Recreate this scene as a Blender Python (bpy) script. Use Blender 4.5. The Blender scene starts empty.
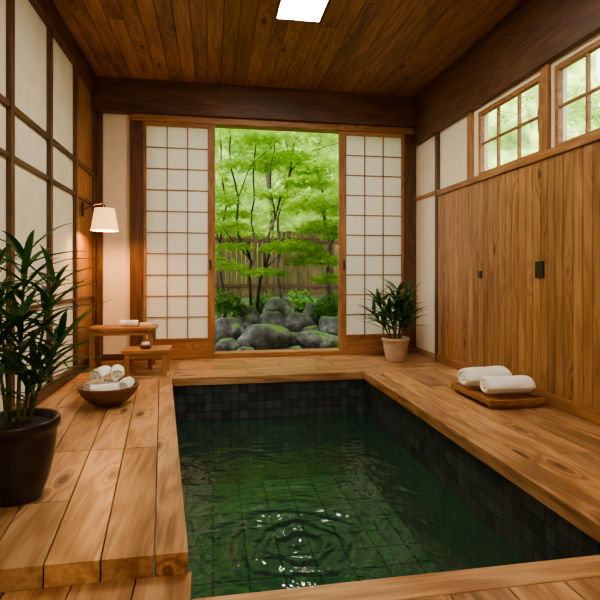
import bpy, bmesh, math, random
from mathutils import Vector, Matrix, noise
random.seed(7)
R=random.random
def U(a,b): return a+(b-a)*random.random()
D=bpy.data
col=bpy.context.scene.collection

# ------------------------------------------------------------ helpers
def link(o,parent=None):
    col.objects.link(o)
    if parent is not None: o.parent=parent
    return o
def empty(name,loc=(0,0,0)):
    e=D.objects.new(name,None); e.empty_display_size=.1; link(e); e.location=loc
    return e
def finish(name,bm,mats,parent=None,bevel=0,seg=2,smooth=False,loc=None):
    me=D.meshes.new(name); bmesh.ops.recalc_face_normals(bm,faces=bm.faces[:]); bm.to_mesh(me); bm.free()
    if not isinstance(mats,(list,tuple)): mats=[mats]
    for m in mats: me.materials.append(m)
    o=D.objects.new(name,me); link(o,parent)
    if loc: o.location=loc
    if smooth:
        for p in me.polygons: p.use_smooth=True
    if bevel:
        b=o.modifiers.new('b','BEVEL'); b.width=bevel; b.segments=seg; b.limit_method='ANGLE'
    return o
def hexa(bm,pts,mi=0):
    v=[bm.verts.new(p) for p in pts]
    for f in [(0,3,2,1),(4,5,6,7),(0,1,5,4),(1,2,6,5),(2,3,7,6),(3,0,4,7)]:
        fc=bm.faces.new([v[i] for i in f]); fc.material_index=mi
def box(bm,x0,x1,y0,y1,z0,z1,mi=0):
    hexa(bm,[(x0,y0,z0),(x1,y0,z0),(x1,y1,z0),(x0,y1,z0),(x0,y0,z1),(x1,y0,z1),(x1,y1,z1),(x0,y1,z1)],mi)
def prism(bm,a,b,c,d,z0,z1):
    hexa(bm,[(p[0],p[1],z0) for p in (a,b,c,d)]+[(p[0],p[1],z1) for p in (a,b,c,d)])
def lathe(bm,prof,n=48,mi=0):
    rings=[]
    for r,z in prof:
        rings.append([bm.verts.new((r*math.cos(2*math.pi*i/n),r*math.sin(2*math.pi*i/n),z)) for i in range(n)])
    for a,b in zip(rings,rings[1:]):
        for i in range(n):
            f=bm.faces.new((a[i],a[(i+1)%n],b[(i+1)%n],b[i])); f.material_index=mi
    return rings
def cap(bm,ring,mi=0):
    f=bm.faces.new(ring); f.material_index=mi
def tube(bm,pts,rad,n=8,mi=0):
    pts=[Vector(p) for p in pts]; rings=[]
    if not isinstance(rad,(list,tuple)): rad=[rad]*len(pts)
    for i,p in enumerate(pts):
        d=(pts[min(i+1,len(pts)-1)]-pts[max(i-1,0)]).normalized()
        up=Vector((0,0,1)) if abs(d.z)<.95 else Vector((0,1,0))
        a=d.cross(up).normalized(); b=d.cross(a).normalized()
        rings.append([bm.verts.new(p+(a*math.cos(2*math.pi*k/n)+b*math.sin(2*math.pi*k/n))*rad[i]) for k in range(n)])
    for a,b in zip(rings,rings[1:]):
        for k in range(n):
            f=bm.faces.new((a[k],a[(k+1)%n],b[(k+1)%n],b[k])); f.material_index=mi
    cap(bm,rings[0],mi); cap(bm,rings[-1],mi)

# ------------------------------------------------------------ materials
class NT:
    def __init__(s,name):
        s.m=D.materials.new(name); s.m.use_nodes=True; s.t=s.m.node_tree
        s.b=s.t.nodes['Principled BSDF']; s.out=s.t.nodes['Material Output']
    def n(s,typ,**kw):
        x=s.t.nodes.new(typ)
        for k,v in kw.items():
            if k[0]=='_': setattr(x,k[1:],v)
            else: x.inputs[k].default_value=v
        return x
    def l(s,a,b): s.t.links.new(a,b)
    def math(s,op,a,b=None,c=None,clamp=False):
        x=s.t.nodes.new('ShaderNodeMath'); x.operation=op; x.use_clamp=clamp
        for i,v in enumerate((a,b,c)):
            if v is None: continue
            if isinstance(v,(int,float)): x.inputs[i].default_value=v
            else: s.l(v,x.inputs[i])
        return x.outputs[0]
    def ramp(s,fac,stops):
        x=s.t.nodes.new('ShaderNodeValToRGB'); e=x.color_ramp.elements
        while len(e)<len(stops): e.new(.5)
        for el,(p,c) in zip(e,stops):
            el.position=p; el.color=(*c,1) if len(c)==3 else c
        s.l(fac,x.inputs[0]); return x.outputs[0]
def wood(name,c0,c1,c2,axis='Y',rough=.5,knots=.11,vary=.3,fine=1.0,bump=.15,kscale=3.0,con=(.28,.5,.76)):
    t=NT(name)
    tc=t.n('ShaderNodeTexCoord'); g=t.n('ShaderNodeNewGeometry')
    ri=g.outputs['Random Per Island']
    off=t.n('ShaderNodeCombineXYZ')
    t.l(t.math('MULTIPLY',ri,37.0),off.inputs[0]); t.l(t.math('MULTIPLY',ri,53.0),off.inputs[1]); t.l(t.math('MULTIPLY',ri,29.0),off.inputs[2])
    ad=t.n('ShaderNodeVectorMath',_operation='ADD'); t.l(tc.outputs['Object'],ad.inputs[0]); t.l(off.outputs[0],ad.inputs[1])
    def mapped(al,pe):
        s={'X':(al,pe,pe),'Y':(pe,al,pe),'Z':(pe,pe,al)}[axis]
        m=t.n('ShaderNodeVectorMath',_operation='MULTIPLY'); m.inputs[1].default_value=s; t.l(ad.outputs[0],m.inputs[0]); return m.outputs[0]
    vo=t.n('ShaderNodeTexVoronoi',_feature='F1'); vo.inputs['Scale'].default_value=1; t.l(mapped(kscale*.55,kscale*1.5),vo.inputs['Vector'])
    d=vo.outputs['Distance']
    near=t.math('SUBTRACT',1.0,t.math('DIVIDE',d,.42),clamp=True)
    near=t.math('POWER',near,2.0)
    n1=t.n('ShaderNodeTexNoise',Scale=1.0,Detail=3.0,Roughness=.5); t.l(mapped(.9*fine,7*fine),n1.inputs['Vector'])
    ph=t.math('ADD',t.math('MULTIPLY',n1.outputs[0],30.0),t.math('MULTIPLY',near,20.0))
    band=t.math('ADD',t.math('MULTIPLY',t.math('SINE',ph),.5),.5)
    n2=t.n('ShaderNodeTexNoise',Scale=1.0,Detail=5.0,Roughness=.65); t.l(mapped(3*fine,70*fine),n2.inputs['Vector'])
    n3=t.n('ShaderNodeTexNoise',Scale=1.0,Detail=2.0); t.l(mapped(1.0,3.0),n3.inputs['Vector'])
    f=t.math('ADD',t.math('MULTIPLY',band,.20),t.math('MULTIPLY',n2.outputs[0],.50))
    f=t.math('ADD',f,t.math('MULTIPLY',n3.outputs[0],.5))
    f=t.math('SUBTRACT',f,.08)
    c=t.ramp(f,[(con[0],c0),(con[1],c1),(con[2],c2)])
    km=t.ramp(d,[(knots*.55,(1,1,1)),(knots*1.5,(0,0,0))])
    mx=t.n('ShaderNodeMixRGB'); t.l(km,mx.inputs[0]); t.l(c,mx.inputs[1]); mx.inputs[2].default_value=(c0[0]*.45,c0[1]*.4,c0[2]*.4,1)
    hs=t.n('ShaderNodeHueSaturation'); t.l(mx.outputs[0],hs.inputs['Color'])
    t.l(t.math('ADD',t.math('MULTIPLY',ri,vary),1-vary*.5),hs.inputs['Value'])
    t.l(hs.outputs[0],t.b.inputs['Base Color'])
    t.b.inputs['Roughness'].default_value=rough
    bp=t.n('ShaderNodeBump',Strength=bump,Distance=.01); t.l(f,bp.inputs['Height']); t.l(bp.outputs[0],t.b.inputs['Normal'])
    return t.m
def simple(name,c,rough=.6,noise_s=0,var=.15,bump=0,metal=0):
    t=NT(name); t.b.inputs['Roughness'].default_value=rough; t.b.inputs['Metallic'].default_value=metal
    tc=t.n('ShaderNodeTexCoord')
    n=t.n('ShaderNodeTexNoise',Scale=noise_s or 5.0,Detail=5.0); t.l(tc.outputs['Object'],n.inputs['Vector'])
    t.l(t.ramp(n.outputs[0],[(.3,tuple(x*(1-var) for x in c)),(.7,tuple(min(1,x*(1+var)) for x in c))]),t.b.inputs['Base Color'])
    if bump:
        bp=t.n('ShaderNodeBump',Strength=bump,Distance=.01); t.l(n.outputs[0],bp.inputs['Height']); t.l(bp.outputs[0],t.b.inputs['Normal'])
    return t.m
def tiles(name,plane,c1,c2,mortar,w,h,rough=.35,bump=.5,ms=.004):
    t=NT(name); tc=t.n('ShaderNodeTexCoord'); s=t.n('ShaderNodeSeparateXYZ'); t.l(tc.outputs['Object'],s.inputs[0])
    cb=t.n('ShaderNodeCombineXYZ'); t.l(s.outputs[plane[0]],cb.inputs[0]); t.l(s.outputs[plane[1]],cb.inputs[1])
    b=t.n('ShaderNodeTexBrick',_offset=0.0); b.inputs['Scale'].default_value=1
    b.inputs['Brick Width'].default_value=w; b.inputs['Row Height'].default_value=h; b.inputs['Mortar Size'].default_value=ms
    b.inputs['Color1'].default_value=(*c1,1); b.inputs['Color2'].default_value=(*c2,1); b.inputs['Mortar'].default_value=(*mortar,1)
    t.l(cb.outputs[0],b.inputs['Vector'])
    n=t.n('ShaderNodeTexNoise',Scale=9.0,Detail=6.0); t.l(tc.outputs['Object'],n.inputs['Vector'])
    mx=t.n('ShaderNodeMixRGB',_blend_type='MULTIPLY'); mx.inputs[0].default_value=.6
    t.l(b.outputs[0],mx.inputs[1]); t.l(t.ramp(n.outputs[0],[(.3,(.5,.5,.5)),(.7,(1.3,1.3,1.3))]),mx.inputs[2])
    t.l(mx.outputs[0],t.b.inputs['Base Color']); t.b.inputs['Roughness'].default_value=rough
    bp=t.n('ShaderNodeBump',Strength=bump,Distance=.004); bp.invert=True; t.l(b.outputs['Fac'],bp.inputs['Height']); t.l(bp.outputs[0],t.b.inputs['Normal'])
    return t.m
def leafmat(name,c0,c1,c2,trans=.45,rough=.5,tcol=None):
    t=NT(name); g=t.n('ShaderNodeNewGeometry')
    c=t.ramp(g.outputs['Random Per Island'],[(0,c0),(.5,c1),(1,c2)])
    t.l(c,t.b.inputs['Base Color']); t.b.inputs['Roughness'].default_value=rough
    tr=t.n('ShaderNodeBsdfTranslucent'); t.l(c,tr.inputs[0])
    mx=t.n('ShaderNodeMixShader'); mx.inputs[0].default_value=trans
    t.l(t.b.outputs[0],mx.inputs[1]); t.l(tr.outputs[0],mx.inputs[2]); t.l(mx.outputs[0],t.out.inputs[0])
    return t.m
def emis(name,c,s):
    t=NT(name); t.b.inputs['Base Color'].default_value=(*c,1); t.b.inputs['Emission Color'].default_value=(*c,1); t.b.inputs['Emission Strength'].default_value=s
    return t.m

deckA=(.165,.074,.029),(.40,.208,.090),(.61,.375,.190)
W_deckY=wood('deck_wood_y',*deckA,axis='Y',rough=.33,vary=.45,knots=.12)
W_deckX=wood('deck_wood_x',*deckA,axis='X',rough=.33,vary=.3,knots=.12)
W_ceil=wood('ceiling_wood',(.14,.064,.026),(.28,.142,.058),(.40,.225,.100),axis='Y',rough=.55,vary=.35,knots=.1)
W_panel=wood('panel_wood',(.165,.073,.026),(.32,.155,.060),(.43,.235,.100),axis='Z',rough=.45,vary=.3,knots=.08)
dk=(.050,.022,.009),(.10,.045,.019),(.16,.077,.034)
W_darkX=wood('dark_beam_x',*dk,axis='X',vary=.1,knots=.05)
W_darkY=wood('dark_beam_y',*dk,axis='Y',vary=.1,knots=.05)
W_darkZ=wood('dark_post_z',*dk,axis='Z',vary=.1,knots=.04)
og=(.18,.078,.027),(.31,.145,.053),(.43,.22,.088)
W_ogZ=wood('frame_wood_z',*og,axis='Z',vary=.15,knots=.03)
W_ogX=wood('frame_wood_x',*og,axis='X',vary=.15,knots=.03)
W_ogY=wood('frame_wood_y',*og,axis='Y',vary=.15,knots=.03)
W_fence=wood('fence_wood',(.07,.04,.02),(.15,.09,.042),(.23,.15,.07),axis='Z',vary=.5,rough=.8)
W_bowl=wood('bowl_wood',(.09,.035,.015),(.18,.08,.035),(.27,.13,.06),axis='X',vary=.1,knots=.04,fine=2)
M_plaster=simple('cream_plaster',(.80,.69,.52),.85,14,.04,.05)
M_cream=simple('cream_panel',(.82,.74,.60),.8,6,.05,.03)
M_black=simple('black_metal',(.015,.014,.013),.35,20)
M_brass=simple('bronze_metal',(.16,.08,.03),.35,20,metal=.8)
M_slab=simple('concrete',(.3,.28,.25),.9)
def paper():
    t=NT('shoji_paper'); tc=t.n('ShaderNodeTexCoord')
    n=t.n('ShaderNodeTexNoise',Scale=60.0,Detail=6.0); t.l(tc.outputs['Object'],n.inputs['Vector'])
    c=t.ramp(n.outputs[0],[(.3,(.91,.86,.81)),(.7,(.96,.92,.87))])
    t.l(c,t.b.inputs['Base Color']); t.b.inputs['Roughness'].default_value=.9
    tr=t.n('ShaderNodeBsdfTranslucent'); t.l(c,tr.inputs[0])
    mx=t.n('ShaderNodeMixShader'); mx.inputs[0].default_value=.5
    t.l(t.b.outputs[0],mx.inputs[1]); t.l(tr.outputs[0],mx.inputs[2]); t.l(mx.outputs[0],t.out.inputs[0]); return t.m
M_paper=paper()
def towelm():
    t=NT('white_towel'); tc=t.n('ShaderNodeTexCoord')
    n=t.n('ShaderNodeTexNoise',Scale=180.0,Detail=3.0); t.l(tc.outputs['Object'],n.inputs['Vector'])
    t.b.inputs['Base Color'].default_value=(.92,.89,.83,1); t.b.inputs['Roughness'].default_value=.95
    t.b.inputs['Sheen Weight'].default_value=.3
    bp=t.n('ShaderNodeBump',Strength=.6,Distance=.006); t.l(n.outputs[0],bp.inputs['Height']); t.l(bp.outputs[0],t.b.inputs['Normal']); return t.m
M_towel=towelm()
def glass():
    t=NT('window_glass'); t.t.nodes.remove(t.b)
    tr=t.n('ShaderNodeBsdfTransparent'); gl=t.n('ShaderNodeBsdfGlossy'); gl.inputs['Roughness'].default_value=.03
    mx=t.n('ShaderNodeMixShader'); mx.inputs[0].default_value=.06; t.l(tr.outputs[0],mx.inputs[1]); t.l(gl.outputs[0],mx.inputs[2]); t.l(mx.outputs[0],t.out.inputs[0]); return t.m
M_glass=glass()
def water():
    t=NT('pool_water'); t.t.nodes.remove(t.b)
    tc=t.n('ShaderNodeTexCoord')
    n=t.n('ShaderNodeTexNoise',Scale=3.0,Detail=3.0,Roughness=.5,Distortion=.8); t.l(tc.outputs['Object'],n.inputs['Vector'])
    n2=t.n('ShaderNodeTexNoise',Scale=11.0,Detail=2.0,Distortion=.5); t.l(tc.outputs['Object'],n2.inputs['Vector'])
    sb=t.n('ShaderNodeVectorMath',_operation='DISTANCE'); t.l(tc.outputs['Object'],sb.inputs[0]); sb.inputs[1].default_value=(.42,2.62,0)
    d=t.math('ADD',sb.outputs['Value'],t.math('MULTIPLY',n.outputs[0],.30))
    w=t.math('SINE',t.math('MULTIPLY',d,42.0))
    fall=t.math('SUBTRACT',1.0,t.math('DIVIDE',sb.outputs['Value'],.60),clamp=True)
    w=t.math('MULTIPLY',t.math('MULTIPLY',w,fall),.80)
    h=t.math('ADD',t.math('MULTIPLY',n.outputs[0],1.5),t.math('MULTIPLY',n2.outputs[0],.36)); h=t.math('ADD',h,w)
    bp=t.n('ShaderNodeBump',Strength=1.0,Distance=.024); t.l(h,bp.inputs['Height'])
    tr=t.n('ShaderNodeBsdfTransparent'); tr.inputs[0].default_value=(.52,.78,.61,1)
    df=t.n('ShaderNodeBsdfDiffuse'); df.inputs[0].default_value=(.040,.105,.062,1)
    body=t.n('ShaderNodeMixShader'); body.inputs[0].default_value=.36; t.l(tr.outputs[0],body.inputs[1]); t.l(df.outputs[0],body.inputs[2])
    gl=t.n('ShaderNodeBsdfGlossy'); gl.inputs['Roughness'].default_value=.04; t.l(bp.outputs[0],gl.inputs['Normal'])
    fr=t.n('ShaderNodeFresnel',IOR=1.55); t.l(bp.outputs[0],fr.inputs['Normal'])
    mx=t.n('ShaderNodeMixShader'); t.l(fr.outputs[0],mx.inputs[0]); t.l(body.outputs[0],mx.inputs[1]); t.l(gl.outputs[0],mx.inputs[2]); t.l(mx.outputs[0],t.out.inputs[0]); return t.m
M_water=water()
def rockm():
    t=NT('mossy_rock'); tc=t.n('ShaderNodeTexCoord'); g=t.n('ShaderNodeNewGeometry')
    n=t.n('ShaderNodeTexNoise',Scale=7.0,Detail=8.0,Roughness=.65); t.l(tc.outputs['Object'],n.inputs['Vector'])
    c=t.ramp(n.outputs[0],[(.32,(.02,.022,.020)),(.55,(.12,.122,.11)),(.75,(.38,.38,.35))])
    s=t.n('ShaderNodeSeparateXYZ'); t.l(g.outputs['Normal'],s.inputs[0])
    n2=t.n('ShaderNodeTexNoise',Scale=3.5,Detail=5.0); t.l(tc.outputs['Object'],n2.inputs['Vector'])
    m=t.math('MULTIPLY',t.math('SUBTRACT',t.math('ADD',t.math('MULTIPLY',s.outputs[2],.7),n2.outputs[0]),1.0),6.0,clamp=True)
    mx=t.n('ShaderNodeMixRGB'); t.l(t.math('MULTIPLY',m,.85),mx.inputs[0]); t.l(c,mx.inputs[1]); mx.inputs[2].default_value=(.12,.22,.03,1)
    t.l(mx.outputs[0],t.b.inputs['Base Color']); t.b.inputs['Roughness'].default_value=.65
    bp=t.n('ShaderNodeBump',Strength=.6,Distance=.03); t.l(n.outputs[0],bp.inputs['Height']); t.l(bp.outputs[0],t.b.inputs['Normal']); return t.m
M_rock=rockm()
M_moss=simple('moss_ground',(.035,.055,.016),.95,9,.5,.5)
M_bark=simple('tree_bark',(.040,.028,.021),.85,22,.4,.5)
L_maple=leafmat('maple_leaf',(.17,.34,.035),(.32,.53,.065),(.50,.68,.13),.55)
L_back=leafmat('background_leaf',(.22,.38,.05),(.42,.58,.12),(.66,.78,.28),.55)
L_dark=leafmat('shrub_leaf',(.05,.15,.02),(.10,.26,.035),(.20,.40,.055),.3)
L_plant=leafmat('houseplant_leaf',(.014,.065,.014),(.03,.12,.024),(.075,.21,.04),.2,.38)
M_hedge=simple('hedge_mass',(.38,.55,.14),.9,2.5,.5,.6)

# ------------------------------------------------------------ dimensions
XL,XR,YB,YF,ZC=-1.344,2.53,6.1,-1.6,3.24
DT=.08; ZF=-.08
PX1=1.52; PY0,PY1=1.70,4.93
SH=-.0975
def xe(y,x0=-.086): return x0+SH*(y-1.85)

# ------------------------------------------------------------ deck boards
deck=empty('wooden_deck')
bm=bmesh.new(); g=.0028; ZT=-.001
edges=[-.086,-.206,-.389,-.575,-.77,-.95,-1.14,-1.33]
def sheared(bm,xa,xb,y0,y1,z0,z1,lim=XL):
    a=(max(xe(y0,xa)+g,lim),y0+g);b=(xe(y0,xb)-g,y0+g);c=(xe(y1,xb)-g,y1-g);d=(max(xe(y1,xa)+g,lim),y1-g)
    if b[0]<=lim+.01 or c[0]<=lim+.01: return
    prism(bm,a,b,c,d,z0,z1)
breaks=[[],[3.0],[3.0,4.05],[2.35,3.0,4.3],[2.9,4.0],[2.5,3.7],[3.2]]
for i in range(len(edges)-1):
    ys=[1.84]+breaks[i]+[PY1]
    for y0,y1 in zip(ys,ys[1:]): sheared(bm,edges[i+1],edges[i],y0,y1,-DT+.001,ZT)
prism(bm,(XL,1.84),(xe(1.84,-1.33)-g,1.84),(xe(1.98,-1.33)-g,1.98),(XL,1.98),-DT+.001,ZT)
finish('platform_boards',bm,W_deckY,deck,.005)
bm=bmesh.new()
rows=[PY1,5.09,5.34,5.6,5.85,YB]
for j,(y0,y1) in enumerate(zip(rows,rows[1:])):
    xs=[XL,-.38]+([.35,1.1] if j%2 else [.0,.72,1.3])+[1.75,XR] if j else [XL,-.42,PX1,XR]
    xs=sorted(set(xs))
    for x0,x1 in zip(xs,xs[1:]): box(bm,x0+g,x1-g,y0+g,y1-g,-DT+.001,ZT)
finish('end_boards',bm,W_deckX,deck,.005)
bm=bmesh.new()
xs=[PX1,1.68,1.89,2.1,2.31,XR]
for i,(x0,x1) in enumerate(zip(xs,xs[1:])):
    ys=[YF]+([[-.2],[1.2,3.3],[0.3,2.5,4.2],[1.6,3.6],[.8,2.9,4.5]][i])+[PY1]
    for y0,y1 in zip(ys,ys[1:]): box(bm,x0+g,x1-g,y0+g,y1-g,-DT+.001,ZT)
finish('side_boards',bm,W_deckY,deck,.005)

# lower floor
fl=empty('floor')
bm=bmesh.new()
box(bm,-.07,PX1-.003,1.58,PY0,ZF-.08,ZF)
finish('edge_board',bm,W_deckX,fl,.004)
bm=bmesh.new()
x=XL; i=0
while x<PX1-.01:
    x1=min(x+.215,PX1-.003)
    if PX1-x1<.05: x1=PX1-.003
    top=1.577 if x>-.1 else 1.86
    if x<-.1 and x1>-.075: x1=-.073
    ys=[YF,U(-.8,.9),top]
    for y0,y1 in zip(ys,ys[1:]): box(bm,x+g,x1-g,y0+g,y1-g,ZF-.08,ZF)
    x=x1
finish('floor_boards',bm,W_deckY,fl,.003)
bm=bmesh.new()
box(bm,XL-.1,XR+.1,YF-.1,1.57,-.36,ZF-.085)
prism(bm,(XL-.1,1.57),(xe(1.57)-.13,1.57),(xe(5.06)-.13,5.06),(XL-.1,5.06),-.36,-.165)
box(bm,XL-.1,XR+.1,5.06,YB+.1,-.36,-.165)
box(bm,1.66,XR+.1,1.57,5.06,-.36,-.165)
box(bm,XL-.14,XL-.002,YF-.1,YB+.12,-.37,-.002); box(bm,XR+.002,XR+.14,YF-.1,YB+.12,-.37,-.002); box(bm,XL-.002,XR+.002,YB+.002,YB+.12,-.37,-.002)
box(bm,XL-.14,XR+.14,YF-.14,YF-.002,-.37,-.002)
box(bm,XL-.14,XR+.14,YF-.1,YB+.12,-1.45,-1.30)
finish('subfloor',bm,M_slab,fl)

# ------------------------------------------------------------ pool
pool=empty('soaking_pool')
dkt=((.024,.029,.033),(.066,.077,.084),(.007,.009,.010))
T_x=tiles('pool_tile_x',(0,2),*dkt,.085,.085,ms=.004)
T_y=tiles('pool_tile_y',(1,2),*dkt,.085,.085,ms=.004)
T_f=tiles('pool_floor_tile',(0,1),(.14,.28,.18),(.20,.37,.24),(.06,.13,.085),.24,.24,.5,ms=.009)
PB=-1.05
bm=bmesh.new(); box(bm,-.55,1.64,4.95,5.05,PB,-.082); finish('end_tiling',bm,T_x,pool)
bm=bmesh.new(); box(bm,-.25,1.64,1.585,1.685,PB,-.165); finish('near_tiling',bm,T_x,pool)
bm=bmesh.new(); box(bm,1.54,1.64,1.685,4.95,PB,-.082); finish('side_tiling',bm,T_y,pool)
bm=bmesh.new()
prism(bm,(xe(1.685)-.12,1.685),(xe(1.685)-.012,1.685),(xe(4.95)-.012,4.95),(xe(4.95)-.12,4.95),PB,-.165)
prism(bm,(xe(1.86)-.12,1.86),(xe(1.86)-.012,1.86),(xe(4.95)-.012,4.95),(xe(4.95)-.12,4.95),-.165,-.082); finish('skew_tiling',bm,T_y,pool)
bm=bmesh.new(); box(bm,-.6,1.64,1.585,5.05,PB-.1,PB); finish('pool_bottom',bm,T_f,pool)
ZW=-.43
bm=bmesh.new()
vs=[bm.verts.new(p) for p in [(xe(1.685)-.013,1.686,0),(1.539,1.686,0),(1.539,4.949,0),(xe(4.95)-.013,4.949,0)]]
bm.faces.new(vs); finish('water_surface',bm,M_water,pool,loc=(0,0,ZW))

# ------------------------------------------------------------ room shell
wl=empty('wall_left')
bm=bmesh.new(); box(bm,XL-.14,XL-.03,YF-.1,YB+.12,0,ZC); finish('wall_core',bm,M_plaster,wl)
bm=bmesh.new(); box(bm,XL-.03,XL-.012,YF,5.25,0,ZC); finish('cream_panels',bm,M_cream,wl)
bm=bmesh.new(); box(bm,XL-.03,XL-.012,5.25,YB,0,ZC); finish('end_panel',bm,W_panel,wl)
bm=bmesh.new()
py=[6.05,5.25,4.46,3.64,2.82,2.0,1.18,.36,-.46,-1.28]
for y in py: box(bm,XL-.014,XL+.022,y-.032,y+.032,0,3.04)
finish('posts',bm,W_darkZ,wl,.003)
bm=bmesh.new()
for z,h in ((2.13,.045),(1.79,.035),(.75,.03)):
    for a,b in zip(py,py[1:]): box(bm,XL-.014,XL+.012,b+.033,a-.033,z-h/2,z+h/2)
box(bm,XL-.014,XL+.05,YF,YB,3.04,ZC)
box(bm,XL-.014,XL+.03,YF,YB,0,.10)
finish('rails',bm,W_darkY,wl,.003)

wb=empty('wall_back')
bm=bmesh.new()
box(bm,XL-.14,-.95,YB,YB+.12,0,ZC); box(bm,2.41,XR+.14,YB,YB+.12,0,ZC)
box(bm,-.95,2.41,YB,YB+.12,2.84,ZC)
finish('plaster',bm,M_plaster,wb)
bm=bmesh.new(); box(bm,XL,XR,5.97,YB,2.86,ZC); finish('trim_beam',bm,W_darkX,wb,.006)
bm=bmesh.new(); box(bm,-.95,2.52,6.03,YB+.1,2.785,2.86); box(bm,-.95,2.52,6.01,YB+.12,0,.055); finish('lintel_and_sill',bm,W_ogX,wb,.004)
bm=bmesh.new(); box(bm,-.95,-.80,6.04,YB+.1,.055,2.785); box(bm,2.40,2.52,6.04,YB+.1,.055,2.785); box(bm,XL+.03,XL+.09,6.06,YB,.0,2.86); finish('posts',bm,W_darkZ,wb,.004)
bm=bmesh.new(); box(bm,XL+.09,-.95,6.07,YB,0,.07); finish('skirting',bm,W_darkX,wb,.003)

def shoji(name,x0,x1,inner):
    e=empty(name); z0,z1=.056,2.784; st=.055
    ya,yb=6.05,6.085
    li,ri=(x0+st*.6,x1-.085) if inner=='R' else (x0+.095,x1-st*.6)
    zb,zt=.24,z1-.05
    bm=bmesh.new(); box(bm,x0,li,ya,yb,z0,z1); box(bm,ri,x1,ya,yb,z0,z1); finish('stiles',bm,W_ogZ,e,.003)
    bm=bmesh.new(); box(bm,li,ri,ya,yb,z0,z0+.04); box(bm,li,ri,ya+.01,yb-.01,z0+.04,zb-.03); box(bm,li,ri,ya,yb,zb-.03,zb); box(bm,li,ri,ya,yb,zt,z1); finish('rails',bm,W_ogX,e,.003)
    bm=bmesh.new()
    nc,nr=3,10; w=.007
    for i in range(1,nc):
        x=li+(ri-li)*i/nc; box(bm,x-w,x+w,ya+.006,ya+.02,zb,zt)
    for j in range(1,nr):
        z=zb+(zt-zb)*j/nr; box(bm,li,ri,ya+.008,ya+.02,z-w,z+w)
    finish('lattice',bm,W_ogX,e)
    bm=bmesh.new(); box(bm,li,ri,ya+.021,ya+.024,zb,zt); finish('paper',bm,M_paper,e)
    bm=bmesh.new(); xx=ri+.03 if inner=='R' else li-.03
    box(bm,xx-.012,xx+.012,ya-.006,ya+.002,1.05,1.17); finish('pull',bm,M_black,e,.002)
    return e
shoji('door_1',-.80,.024,'R'); shoji('door_2',1.546,2.40,'L')

wr=empty('wall_right')
XW=2.56
wins=[(3.58,4.53),(2.46,3.42),(1.34,2.30)]
bm=bmesh.new()
X1=XR+.14
box(bm,XW,X1,YF-.1,YB+.12,0,1.95); box(bm,XW,X1,YF-.1,YB+.12,2.58,ZC)
box(bm,XW,X1,4.53,YB+.12,1.95,2.58); box(bm,XW,X1,3.42,3.58,1.95,2.58); box(bm,XW,X1,2.30,2.46,1.95,2.58); box(bm,XW,X1,YF-.1,1.34,1.95,2.58)
finish('plaster',bm,M_plaster,wr)
bm=bmesh.new()
y=5.36
while y>YF+.05:
    w=U(.082,.112); y2=max(y-w,YF); box(bm,XR,XW,y2+.0022,y-.0022,.09,1.89); y=y2
finish('vertical_panelling',bm,W_panel,wr,.005,2)
bm=bmesh.new()
box(bm,XR-.02,XW+.03,YF,5.36,1.89,1.95)
box(bm,XR-.012,XW,YF,5.36,0,.09)
box(bm,XR,XW,5.42,6.04,0,.07); box(bm,XR,XW,5.42,6.04,1.93,1.97)
finish('trim_rails',bm,W_ogY,wr,.004)
bm=bmesh.new()
box(bm,XR-.03,XW,YF,YB-.13,2.62,ZC)
finish('trim_header',bm,W_darkY,wr,.005)
bm=bmesh.new()
box(bm,XR-.01,XW,5.36,5.42,0,2.62); box(bm,XR-.01,XW,6.04,YB,0,2.86)
finish('trim_posts',bm,W_darkZ,wr,.004)
bm=bmesh.new()
for y in (4.65,3.50,2.38,1.26): box(bm,XR,XW,y-.045,y+.045,1.95,2.62)
finish('window_posts',bm,W_ogZ,wr,.004)
bm=bmesh.new(); box(bm,XR-.014,XR,3.49,3.59,.97,1.10); box(bm,XR-.012,XR,4.40,4.45,.96,1.03)
finish('flush_handles',bm,M_black,wr,.003)
for k,(a,b) in enumerate(wins):
    e=empty('window_%d'%(k+1)); f=.035
    z0,z1=1.951,2.579; x0,x1=XW+.005,XW+.05
    bm=bmesh.new(); box(bm,x0,x1,a,b,z0,z0+f); box(bm,x0,x1,a,b,z1-f,z1); box(bm,x0,x1,a,a+f,z0+f,z1-f); box(bm,x0,x1,b-f,b,z0+f,z1-f)
    for i in (1,2):
        y=a+(b-a)*i/3; box(bm,x0+.006,x1-.01,y-.01,y+.01,z0+f,z1-f)
    zm=(z0+z1)/2; box(bm,x0+.008,x1-.012,a+f,b-f,zm-.01,zm+.01)
    finish('frame',bm,W_ogY,e,.002)
    bm=bmesh.new(); q=[bm.verts.new(p) for p in [(x0+.02,a+f,z0+f),(x0+.02,b-f,z0+f),(x0+.02,b-f,z1-f),(x0+.02,a+f,z1-f)]]; bm.faces.new(q); finish('glass',bm,M_glass,e)

wf=empty('wall_front'); bm=bmesh.new(); box(bm,XL-.14,XR+.14,YF-.12,YF,0,ZC); finish('plaster',bm,M_plaster,wf)

ce=empty('ceiling')
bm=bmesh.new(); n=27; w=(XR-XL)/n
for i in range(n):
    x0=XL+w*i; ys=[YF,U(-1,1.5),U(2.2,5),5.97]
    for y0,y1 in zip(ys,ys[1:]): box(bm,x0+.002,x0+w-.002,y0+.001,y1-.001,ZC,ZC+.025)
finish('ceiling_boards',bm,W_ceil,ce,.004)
bm=bmesh.new(); box(bm,XL-.14,XR+.14,YF-.12,YB+.5,ZC+.028,ZC+.14); finish('roof_slab',bm,M_slab,ce)

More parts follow.
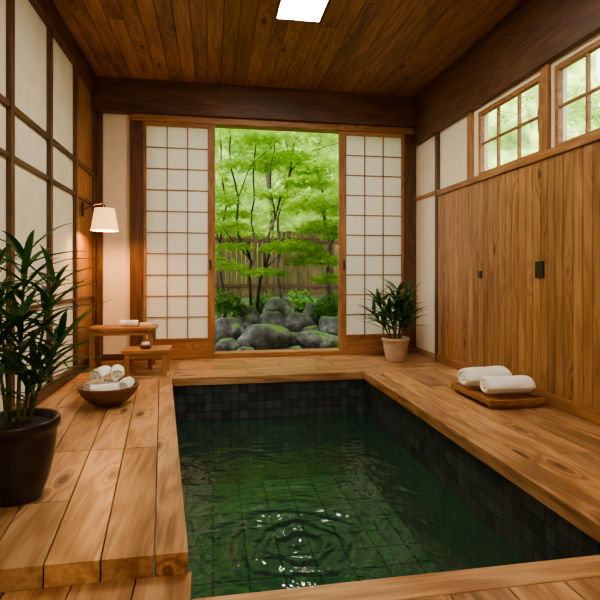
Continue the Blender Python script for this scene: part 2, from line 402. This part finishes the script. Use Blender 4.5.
M_panel=emis('light_panel_diffuser',(1,.93,.80),50)
M_fill_panel=emis('fill_panel_diffuser',(1,.92,.78),14)
for k,(x0,x1,y0,y1) in enumerate([(.55,.92,3.35,4.32),(.55,.92,.9,1.77),(.55,.92,-1.2,-.33)]):  # first panel is in view; the other two are added fill behind the camera
    e=empty('ceiling_light')
    bm=bmesh.new(); box(bm,x0,x1,y0,y1,ZC-.012,ZC-.004); finish('diffuser',bm,M_fill_panel if k else M_panel,e)
    bm=bmesh.new(); t=.015
    box(bm,x0-t,x0,y0-t,y1+t,ZC-.016,ZC); box(bm,x1,x1+t,y0-t,y1+t,ZC-.016,ZC); box(bm,x0,x1,y0-t,y0,ZC-.016,ZC); box(bm,x0,x1,y1,y1+t,ZC-.016,ZC)
    finish('frame',bm,W_darkY,e)

# ------------------------------------------------------------ wall lamp
lp=empty('wall_sconce_lamp',(-1.11,5.47,1.57))
t=NT('lamp_shade'); t.b.inputs['Base Color'].default_value=(.75,.50,.27,1); t.b.inputs['Emission Color'].default_value=(1,.56,.21,1); t.b.inputs['Emission Strength'].default_value=1.25
tr=t.n('ShaderNodeBsdfTranslucent'); tr.inputs[0].default_value=(.9,.62,.32,1); mx=t.n('ShaderNodeMixShader'); mx.inputs[0].default_value=.03
t.l(t.b.outputs[0],mx.inputs[1]); t.l(tr.outputs[0],mx.inputs[2]); t.l(mx.outputs[0],t.out.inputs[0]); M_shade=t.m
bm=bmesh.new(); lathe(bm,[(.137,-.12),(.098,.11),(.095,.11),(.134,-.12),(.137,-.12)],48); finish('shade',bm,M_shade,lp,smooth=False)
bm=bmesh.new(); lathe(bm,[(.0001,-.04),(.03,-.03),(.035,0),(.02,.035),(.012,.05)],20); finish('bulb',bm,emis('bulb',(1,.75,.45),20),lp,smooth=True)
bm=bmesh.new()
tube(bm,[(0,0,.05),(0,0,.15),(-.03,0,.165),(-.1,0,.15),(-.20,0,.10)],.008,10)
tube(bm,[(-.095,0,.105),(.095,0,.105)],.003,6); tube(bm,[(0,-.095,.105),(0,.095,.105)],.003,6)
box(bm,-.222,-.198,-.035,.035,.02,.17)
finish('bracket',bm,M_brass,lp,.002)
li=D.lights.new('bulb_light','POINT'); li.energy=32; li.color=(1,.50,.19); li.shadow_soft_size=.04; lo=D.objects.new('bulb_light',li); link(lo,lp); lo.location=(0,0,-.06)

# ------------------------------------------------------------ tables
def table(name,x0,x1,y0,y1,h,top,leg,shelf=None):
    e=empty(name,((x0+x1)/2,(y0+y1)/2,0)); a=(x1-x0)/2; b=(y1-y0)/2
    bm=bmesh.new(); box(bm,-a,a,-b,b,h-top,h); finish('top',bm,W_ogX,e,.004)
    bm=bmesh.new(); i=.05
    for sx in (-1,1):
        for sy in (-1,1):
            cx,cy=sx*(a-i),sy*(b-.03); box(bm,cx-leg/2,cx+leg/2,cy-leg/2,cy+leg/2,0,h-top)
    finish('legs',bm,W_ogZ,e,.003)
    bm=bmesh.new()
    for sx in (-1,1):
        cx=sx*(a-i); box(bm,cx-leg*.35,cx+leg*.35,-b+.03+leg/2,b-.03-leg/2,h-top-.05,h-top)
    for sy in (-1,1):
        cy=sy*(b-.03); box(bm,-a+i+leg/2,a-i-leg/2,cy-leg*.3,cy+leg*.3,h-top-.045,h-top)
    finish('aprons',bm,W_ogX,e,.002)
    return e
table('side_table',-1.28,-.60,5.42,5.78,.44,.035,.045)
table('low_stool',-.87,-.42,5.02,5.36,.26,.035,.045)

# ------------------------------------------------------------ towels
def roll(name,loc,length,rad,rz=0,flat=1.0,turns=3.2,parent=None,tilt=0,seed=0):
    bm=bmesh.new(); N=int(turns*22); M=13
    r0=rad*.16; th=(rad-r0)/turns
    grid=[]
    for i in range(N+1):
        a=i/22*2*math.pi+2.2; r=r0+th*(i/22)-th*.5
        rowv=[]
        for j in range(M):
            u=j/(M-1)-.5
            wob=noise.noise(Vector((u*5,math.cos(a)*1.3+seed,math.sin(a)*1.3)))*rad*.10
            edge=1-.10*abs(u*2)**8
            rr=(r+wob)*edge
            ex=u*length*(1+.01*math.sin(i*.9+seed))
            rowv.append(bm.verts.new((ex,rr*math.cos(a),rr*math.sin(a)*flat)))
        grid.append(rowv)
    for i in range(N):
        for j in range(M-1): bm.faces.new((grid[i][j],grid[i][j+1],grid[i+1][j+1],grid[i+1][j]))
    o=finish(name,bm,M_towel,parent,smooth=True,loc=loc)
    s=o.modifiers.new('s','SOLIDIFY'); s.thickness=th*.82; s.offset=0
    o.modifiers.new('ss','SUBSURF').levels=1; o.modifiers['ss'].render_levels=1
    o.rotation_euler=(tilt,0,rz)
    return o
tr=empty('towel_tray',(2.225,3.68,0))
bm=bmesh.new(); box(bm,-.225,.225,-.31,.31,.03,.055)
for y in (-.31,.29): box(bm,-.225,.225,y,y+.02,.0555,.068)
for x in (-.225,.205): box(bm,x,x+.02,-.289,.289,.0555,.068)
finish('tray_board',bm,W_ogY,tr,.003)
bm=bmesh.new(); box(bm,-.20,.20,-.27,-.23,0,.0295); box(bm,-.20,.20,.23,.27,0,.0295); finish('tray_feet',bm,W_ogX,tr,.003)
roll('rolled_towel',(2.20,3.80,.152),.40,.125,.10,.76,2.2,None,0,3)
roll('rolled_towel',(2.235,3.53,.140),.37,.116,-.06,.72,2.2,None,0,8)

bw=empty('wooden_bowl',(-.79,4.04,0))
bm=bmesh.new()
r=lathe(bm,[(.001,0),(.10,0),(.105,.012),(.15,.035),(.195,.08),(.222,.135),(.226,.15),(.218,.152),(.205,.13),(.175,.075),(.13,.04),(.08,.028),(.001,.026)],64)
finish('bowl_body',bm,W_bowl,bw,smooth=True)
for i,(x,y,z,rz,ti) in enumerate([(-.115,.03,.135,1.4,0),(.0,.04,.135,1.6,0),(.115,.03,.135,1.5,0),(-.06,.0,.235,1.35,0),(.058,.0,.238,1.75,0),(0,-.13,.135,.05,0)]):
    roll('rolled_towel_%d'%i,(x,y,z),.20,.060,rz,1,2.2,bw,0,i)

e=empty('toiletry_set',(-.82,5.55,.44))
roll('small_towel',(-.06,0,.040),.19,.040,.1,1,2.4,e,0,2)
bm=bmesh.new(); box(bm,.05,.17,-.045,.045,0,.04); finish('soap_block',bm,simple('soap',(.75,.62,.42),.5),e,.01,3)
bm=bmesh.new(); lathe(bm,[(.001,0),(.022,0),(.026,.02),(.026,.045),(.020,.05),(.001,.05)],24); finish('candle_cup',bm,W_bowl,e,smooth=True,loc=(.0,.11,0))
e=empty('soap_dish',(-.66,5.17,.26))
bm=bmesh.new(); lathe(bm,[(.001,0),(.045,0),(.06,.02),(.064,.038),(.058,.038),(.045,.012),(.001,.01)],32); finish('dish',bm,W_bowl,e,smooth=True)
roll('hand_towel',(0,0,.045),.075,.024,.5,1,2,e,0,5)

# ------------------------------------------------------------ house plants
def blade(V,F,base,dirv,L,w,droop,seg=7):
    d=Vector(dirv).normalized(); p=Vector(base); step=L/seg
    side=d.cross(Vector((0,0,1)))
    side=side.normalized() if side.length>1e-3 else Vector((1,0,0))
    prev=None
    for i in range(seg+1):
        t=i/seg
        ww=w*(math.sin(math.pi*min(1,(t*.88+.12)))**.8)*(1-t*.25) if t<1 else .0008
        upn=side.cross(d).normalized()
        a=len(V); V+= [tuple(p-side*ww+upn*ww*.35),tuple(p),tuple(p+side*ww+upn*ww*.35)]
        if prev is not None:
            F.append((prev,prev+1,a+1,a)); F.append((prev+1,prev+2,a+2,a+1))
        prev=a
        p=p+d*step
        d=(d+Vector((0,0,-droop*(.4+t)))).normalized()
def meshobj(name,V,F,mat,parent,smooth=True,loc=None):
    me=D.meshes.new(name); me.from_pydata(V,[],F); me.materials.append(mat)
    if smooth:
        for p in me.polygons: p.use_smooth=True
    o=D.objects.new(name,me); link(o,parent)
    if loc: o.location=loc
    return o
def houseplant(name,loc,potprof,potmat,canes,soil_z,soil_r,leafL,leafw,nleaf,xmin=None,seed=1,droop=(.06,.16)):
    random.seed(seed)
    e=empty(name,loc)
    bm=bmesh.new(); lathe(bm,potprof,64); finish('pot',bm,potmat,e,smooth=True)
    bm=bmesh.new(); rr=lathe(bm,[(soil_r,soil_z),(soil_r*.6,soil_z+.012),(.001,soil_z+.016)],32); finish('soil',bm,simple(name+'_soil',(.04,.025,.015),.95,40,.5,.6),e)
    bm=bmesh.new(); V=[];F=[]
    for (bx,by,tx,ty,tz,lo) in canes:
        pts=[];K=7
        for i in range(K+1):
            t=i/K; pts.append((bx+(tx-bx)*t**1.5,by+(ty-by)*t**1.5,soil_z+(tz-soil_z)*t))
        tube(bm,pts,[.009-.004*i/K for i in range(K+1)],8)
        for k in range(nleaf):
            t=lo+(1-lo)*(k+.5)/nleaf; t=min(t,1)
            b=Vector((bx+(tx-bx)*t**1.5,by+(ty-by)*t**1.5,soil_z+(tz-soil_z)*t))
            an=k*2.399+seed+bx*40; el=U(.15,.75)+ (t-lo)*.55
            dv=(math.cos(an)*math.cos(el),math.sin(an)*math.cos(el),math.sin(el))
            L=leafL*U(.75,1.1)*(1-.25*t)
            if xmin is not None and b.x+loc[0]+dv[0]*L<xmin:
                L=max(.08,(b.x+loc[0]-xmin)/max(.01,-dv[0])*.9)
            blade(V,F,b,dv,L,leafw*U(.8,1.1),U(*droop))
    finish('canes',bm,simple(name+'_cane',(.10,.12,.03),.7,30,.4),e,smooth=True)
    meshobj('leaves',V,F,L_plant,e)
    return e
M_potdark=simple('dark_glazed_pot',(.030,.021,.018),.28,12,.35,.05)
M_terra=simple('terracotta_pot',(.50,.36,.23),.75,14,.15,.1)
big=[(.001,0),(.095,0),(.10,.01),(.125,.08),(.148,.18),(.158,.27),(.16,.31),(.172,.315),(.174,.35),(.168,.358),(.155,.352),(.148,.31),(.14,.27)]
canes=[(0,0,.04,-.02,1.10,.62),(.04,.03,.14,.05,.97,.6),(-.04,.02,-.12,.04,1.02,.6),(.02,-.05,.06,-.13,.82,.5),(-.03,-.04,-.08,-.08,.76,.5),(.05,.0,.19,-.04,.70,.45),(.03,-.02,.10,-.10,.60,.4)]
houseplant('potted_dracaena_plant',(-.86,2.42,0),big,M_potdark,canes,.32,.15,.40,.0165,22,XL+.03,3,(.08,.2))
small=[(.001,0),(.10,0),(.105,.008),(.125,.10),(.14,.19),(.148,.235),(.158,.24),(.160,.272),(.15,.276),(.142,.25),(.132,.22)]
canes2=[(0,0,.02,0,.82,.35),(.04,.03,.18,.06,.74,.35),(-.05,.02,-.24,.0,.74,.35),(.02,-.05,.08,-.14,.66,.3),(-.03,-.05,-.14,-.12,.62,.3),(.05,.0,.19,-.06,.56,.3),(-.05,.04,-.27,.06,.56,.3),(0,.05,.04,.12,.74,.35)]
o=houseplant('potted_palm_plant',(2.06,5.45,0),small,M_terra,canes2,.24,.142,.40,.022,18,None,5)

# ------------------------------------------------------------ garden
def foliage(name,pads,mat,parent,size):
    V=[];F=[]
    lob=[-2.1,-1.05,0,1.05,2.1]
    for (cx,cy,cz,rx,ry,rz,n) in pads:
        for _ in range(n):
            a=U(0,6.283); rr=math.sqrt(R()); 
            x=cx+rx*rr*math.cos(a); y=cy+ry*rr*math.sin(a); z=cz+rz*U(-1,1)*(1-.5*rr)-rr*rr*rz*.8
            s=size*U(.6,1.25); q=Matrix.Rotation(U(0,6.283),3,'Z'); til=Matrix.Rotation(U(-.7,.7),3,'X')@Matrix.Rotation(U(-.7,.7),3,'Y'); M=til@q
            c=Vector((x,y,z)); i0=len(V); V.append(tuple(c))
            for k,la in enumerate(lob):
                L=s*(1,.95,1.1,.95,1)[k] if k!=2 else s*1.15
                pa=M@Vector((math.cos(la-.28)*L*.48,math.sin(la-.28)*L*.48,0)); pb=M@Vector((math.cos(la)*L,math.sin(la)*L,-L*.12)); pc=M@Vector((math.cos(la+.28)*L*.48,math.sin(la+.28)*L*.48,0))
                j=len(V); V+=[tuple(c+pa),tuple(c+pb),tuple(c+pc)]; F.append((i0,j,j+1,j+2))
    return meshobj(name,V,F,mat,parent,False)
def tree(name,base,trunks,pads,mat,size,parent=None):
    e=parent or empty(name)
    bm=bmesh.new()
    for pts,r0,r1 in trunks:
        P=[Vector(p) for p in pts]; Q=[]
        for i in range(len(P)-1):
            for k in range(5):
                t=k/5; q=P[i].lerp(P[i+1],t); q+=Vector((noise.noise(q*2.1),noise.noise(q*2.1+Vector((9,9,9))),0))*.12; Q.append(q)
        Q.append(P[-1]); n=len(Q)
        tube(bm,Q,[r0+(r1-r0)*i/(n-1) for i in range(n)],8)
    finish('trunk',bm,M_bark,e,smooth=True)
    foliage('leaves',pads,mat,e,size)
    return e
random.seed(21)
tr1=[([(.62,8.0,.1),(.55,8.0,1.2),(.35,7.9,2.2),(.2,7.8,3.4)],.026,.010),
     ([(.68,8.0,.1),(.78,8.0,1.1),(.95,8.0,1.9),(1.25,8.1,2.7),(1.5,8.1,3.7)],.030,.009),
     ([(.78,8.0,1.1),(.62,8.1,2.0),(.75,8.1,3.0),(.7,8.1,4.0)],.018,.007),
     ([(.95,8.0,1.9),(.9,7.9,2.7),(1.05,7.9,3.6)],.014,.005),
     ([(.2,8.3,.1),(.1,8.3,1.5),(.15,8.3,2.6),(-.05,8.3,3.8)],.022,.010),
     ([(.55,8.0,1.2),(.3,7.8,1.6),(.05,7.7,1.95)],.012,.004),
     ([(1.25,8.1,2.7),(1.6,8.0,3.0),(2.1,8.0,3.2)],.011,.004),
     ([(.35,7.9,2.2),(.6,7.8,2.7),(1.0,7.8,3.1)],.010,.004),
     ([(.1,8.3,1.5),(-.15,8.2,2.1),(-.4,8.2,2.5)],.011,.004),
     ([(.78,8,1.1),(1.2,7.9,1.45),(1.6,7.8,1.6)],.012,.004)]
pads=[(.25,7.8,3.3,.7,.6,.18,700),(-.3,7.7,2.6,.55,.5,.14,420),(1.5,7.9,3.4,.75,.6,.2,700),(1.9,7.7,2.75,.6,.5,.14,620),(1.05,8.2,3.75,.8,.6,.2,600),
      (1.75,7.6,2.15,.7,.45,.14,780),(2.3,7.8,1.7,.6,.5,.12,380),(1.2,7.6,1.45,.5,.4,.10,560),(.75,7.5,1.05,.38,.3,.06,190),(1.6,7.6,1.25,.5,.35,.09,420),(1.75,7.5,1.75,.5,.3,.11,520),
      (.15,7.6,1.75,.42,.35,.09,320),(-.2,7.8,1.3,.4,.4,.12,220),(.5,7.9,2.75,.45,.3,.10,320),(-.7,7.9,3.3,.6,.6,.2,260),(2.9,8,2.6,.7,.6,.2,300),(.0,7.9,2.2,.45,.3,.10,360),(1.3,8.0,2.9,.6,.4,.12,520),
      (.2,7.7,1.15,.35,.3,.08,180),(1.0,7.9,2.3,.35,.3,.08,240),(1.9,7.8,.95,.4,.3,.08,220),(.3,7.9,1.45,.3,.3,.06,140),(.9,7.7,3.15,.5,.4,.10,360),(1.5,7.8,2.5,.45,.35,.08,340),(.35,8.2,2.0,.3,.3,.07,140)]
tree('japanese_maple_tree',None,tr1,pads,L_maple,.066)
tr2=[([(2.1,9.2,.2),(2.2,9.2,1.6),(1.9,9.2,2.8),(2.1,9.2,4.4)],.04,.02),([(2.2,9.2,1.6),(2.8,9.2,2.6),(3.2,9.2,3.8)],.03,.012),
     ([(1.3,9.5,.2),(1.2,9.5,1.8),(1.45,9.5,3.0),(1.3,9.5,4.6)],.03,.012),
     ([(-.8,9.4,.2),(-.6,9.4,1.8),(-.9,9.4,3.2),(-.6,9.4,4.6)],.05,.02)]
pads=[]
for i in range(80):
    pads.append((U(-2.6,3.4),U(9.3,10.0),U(1.8,5.6),U(.45,.85),U(.4,.6),U(.08,.2),190))
tree('woodland_trees',None,tr2,pads,L_maple,.085)
pads=[]
for i in range(120):
    pads.append((U(-5,7.5),U(12.0,13.4),U(1.5,8.0),U(.6,1.2),U(.4,.7),U(.2,.5),140))
tr3=[([(x,12,.2),(x+.2,12,2.5),(x-.1,12,5),(x+.2,12,7)],.07,.03) for x in (-3,-.7,1.2,3.4,5.6)]
tree('woodland_trees',None,tr3,pads,L_back,.12)
def shrub(name,x,y,z,r,n,size):
    e=empty(name)
    foliage('leaves',[(x,y,z+r*.5,r,r*.8,r*.5,n),(x,y,z+r*.2,r*1.1,r*.9,r*.3,n//2)],L_dark,e,size)
    bm=bmesh.new()
    for k in range(6):
        a=k*1.05; tube(bm,[(x,y,z-.25),(x+math.cos(a)*r*.3,y+math.sin(a)*r*.3,z+r*.2),(x+math.cos(a)*r*.6,y+math.sin(a)*r*.6,z+r*.55)],.008,5)
    finish('stems',bm,M_bark,e)
shrub('garden_shrub',.14,7.85,.42,.36,650,.05)
shrub('garden_shrub',1.95,7.75,.38,.38,650,.05)
shrub('garden_shrub',1.55,8.85,.45,.32,340,.05)
shrub('garden_shrub',.9,8.9,.40,.30,300,.05)
shrub('garden_shrub',-.9,8.2,.35,.5,360,.06)
shrub('garden_shrub',3.0,8.2,.35,.5,360,.06)
shrub('garden_shrub',1.72,6.72,-.02,.14,170,.035)
bm=bmesh.new(); nx,ny=50,50; G=[]
def gz(x,y): return -.16+max(0,min(y-6.25,4))*.17+.06*noise.noise(Vector((x*.8,y*.8,0)))
for j in range(ny+1):
    row=[]
    for i in range(nx+1):
        x=-8+20*i/nx; y=6.23+10*j/ny; row.append(bm.verts.new((x,y,gz(x,y) if j else -.16)))
    G.append(row)
for j in range(ny):
    for i in range(nx): bm.faces.new((G[j][i],G[j][i+1],G[j+1][i+1],G[j+1][i]))
finish('garden_ground',bm,M_moss,smooth=True)
bm=bmesh.new(); v=[bm.verts.new(p) for p in [(2.68,-6,-.2),(14,-6,-.2),(14,6.3,-.2),(2.68,6.3,-.2)]]; bm.faces.new(v); finish('side_yard_ground',bm,M_moss)
def rock(x,y,sx,sy,sz,seed,rz=0):
    bm=bmesh.new(); bmesh.ops.create_icosphere(bm,subdivisions=4,radius=1)
    for v in bm.verts:
        p=v.co.copy(); o=Vector((seed*3.1,seed*1.7,seed))
        k=1+.30*noise.noise(p*1.1+o)+.12*noise.noise(p*2.6+o)+.03*noise.noise(p*7+o)
        q=p*k; q.z=min(q.z,.85+.1*noise.noise(p*1.5+o)); v.co=Vector((q.x*sx,q.y*sy,q.z*sz))
    o=finish('garden_rock',bm,M_rock,smooth=True); z=gz(x,y)
    o.location=(x,y,z+sz*.4); o.rotation_euler=(U(-.15,.15),U(-.2,.2),rz)
for i,(x,y,sx,sy,sz,rz) in enumerate([(.72,7.0,.38,.25,.24,.3),(1.50,6.90,.31,.22,.17,-.2),(.22,7.30,.22,.22,.27,.2),(1.13,7.10,.14,.13,.13,0),(1.27,7.65,.30,.24,.27,.5),
     (.88,7.75,.24,.2,.27,0),(.18,6.78,.18,.15,.13,.4),(1.78,7.35,.28,.22,.26,1),(1.10,6.68,.11,.1,.08,0),(.42,6.62,.14,.1,.08,1),(.5,7.95,.26,.2,.32,0),(1.72,8.1,.3,.25,.32,0),(2.15,6.95,.26,.22,.2,0),
     (-.4,7.1,.3,.25,.2,.5),(-1.1,7.4,.35,.3,.25,0),(2.8,7.3,.35,.3,.25,.7),(1.1,8.4,.28,.22,.32,.3),(1.44,7.3,.15,.14,.15,.8),(.52,7.42,.16,.14,.18,.2)]):
    rock(x,y,sx,sy,sz,i+1,rz)
fe=empty('bamboo_fence'); bm=bmesh.new(); x=-6
while x<9:
    w=U(.09,.13); box(bm,x,x+w-.01,11.0,11.03,.3,1.95+U(-.01,.01)); x+=w
finish('pickets',bm,W_fence,fe,.004)
bm=bmesh.new(); box(bm,-6,9,10.96,11.0,.7,.78); box(bm,-6,9,10.96,11.0,1.72,1.80); finish('fence_rails',bm,W_darkX,fe)
def hedge(name,p0,p1,h,thick):
    bm=bmesh.new(); p0=Vector(p0);p1=Vector(p1); d=(p1-p0); nrm=Vector((-d.y,d.x,0)).normalized(); n=70;m=40; G=[]
    for j in range(m+1):
        row=[]
        for i in range(n+1):
            p=p0+d*(i/n)+Vector((0,0,h*j/m)); k=noise.noise(p*.9)*.8+noise.noise(p*2.3)*.3
            row.append(bm.verts.new(p+nrm*k*thick))
        G.append(row)
    for j in range(m):
        for i in range(n): bm.faces.new((G[j][i],G[j][i+1],G[j+1][i+1],G[j+1][i]))
    finish(name,bm,M_hedge,smooth=True)
hedge('tall_hedge',(-9,15.3,.2),(13,15.3,.2),9.0,.8)
hedge('tall_hedge',(11,13,-.2),(11,-6,-.2),6.0,.8)
pads=[]
for i in range(75): pads.append((U(6.0,8.6),U(-1,9.4),U(1.4,6.2),U(.5,1.0),U(.6,1.1),U(.2,.4),110))
tree('woodland_trees',None,[([(6.6,y,-.2),(6.8,y,2),(6.6,y+.3,4),(6.7,y,5.5)],.07,.03) for y in (1,3.6,6.2,9)],pads,L_back,.12)

# ------------------------------------------------------------ light
s=D.lights.new('sun','SUN'); s.energy=9; s.angle=.03; s.color=(1,.95,.80); so=D.objects.new('sun',s); link(so)
so.rotation_euler=Vector((.55,.62,-.95)).to_track_quat('-Z','Y').to_euler()
a=D.lights.new('fill_light','AREA'); a.shape='RECTANGLE'; a.size=3.0; a.size_y=1.6; a.energy=24; a.color=(1,.84,.64); ao=D.objects.new('fill_light',a); link(ao)  # added fill from behind the camera, stands for no fixture in the room
ao.location=(.6,-1.5,2.1); ao.rotation_euler=(math.radians(88),0,0)
w=D.worlds.new('sky'); bpy.context.scene.world=w; w.use_nodes=True; bg=w.node_tree.nodes['Background']
bg.inputs[0].default_value=(.92,.96,1,1); bg.inputs[1].default_value=3.4

# ------------------------------------------------------------ camera
c=D.cameras.new('camera'); c.sensor_width=36; c.lens=30; c.shift_y=-26/600; co=D.objects.new('camera',c); link(co)
co.location=(0,0,1); co.rotation_euler=(math.radians(90),0,math.radians(-9.87)); c.clip_start=.05
sc=bpy.context.scene; sc.camera=co
sc.view_settings.view_transform='AgX'
try: sc.view_settings.look='AgX - Medium High Contrast'
except Exception as ex: print(ex)
sc.view_settings.exposure=0.3
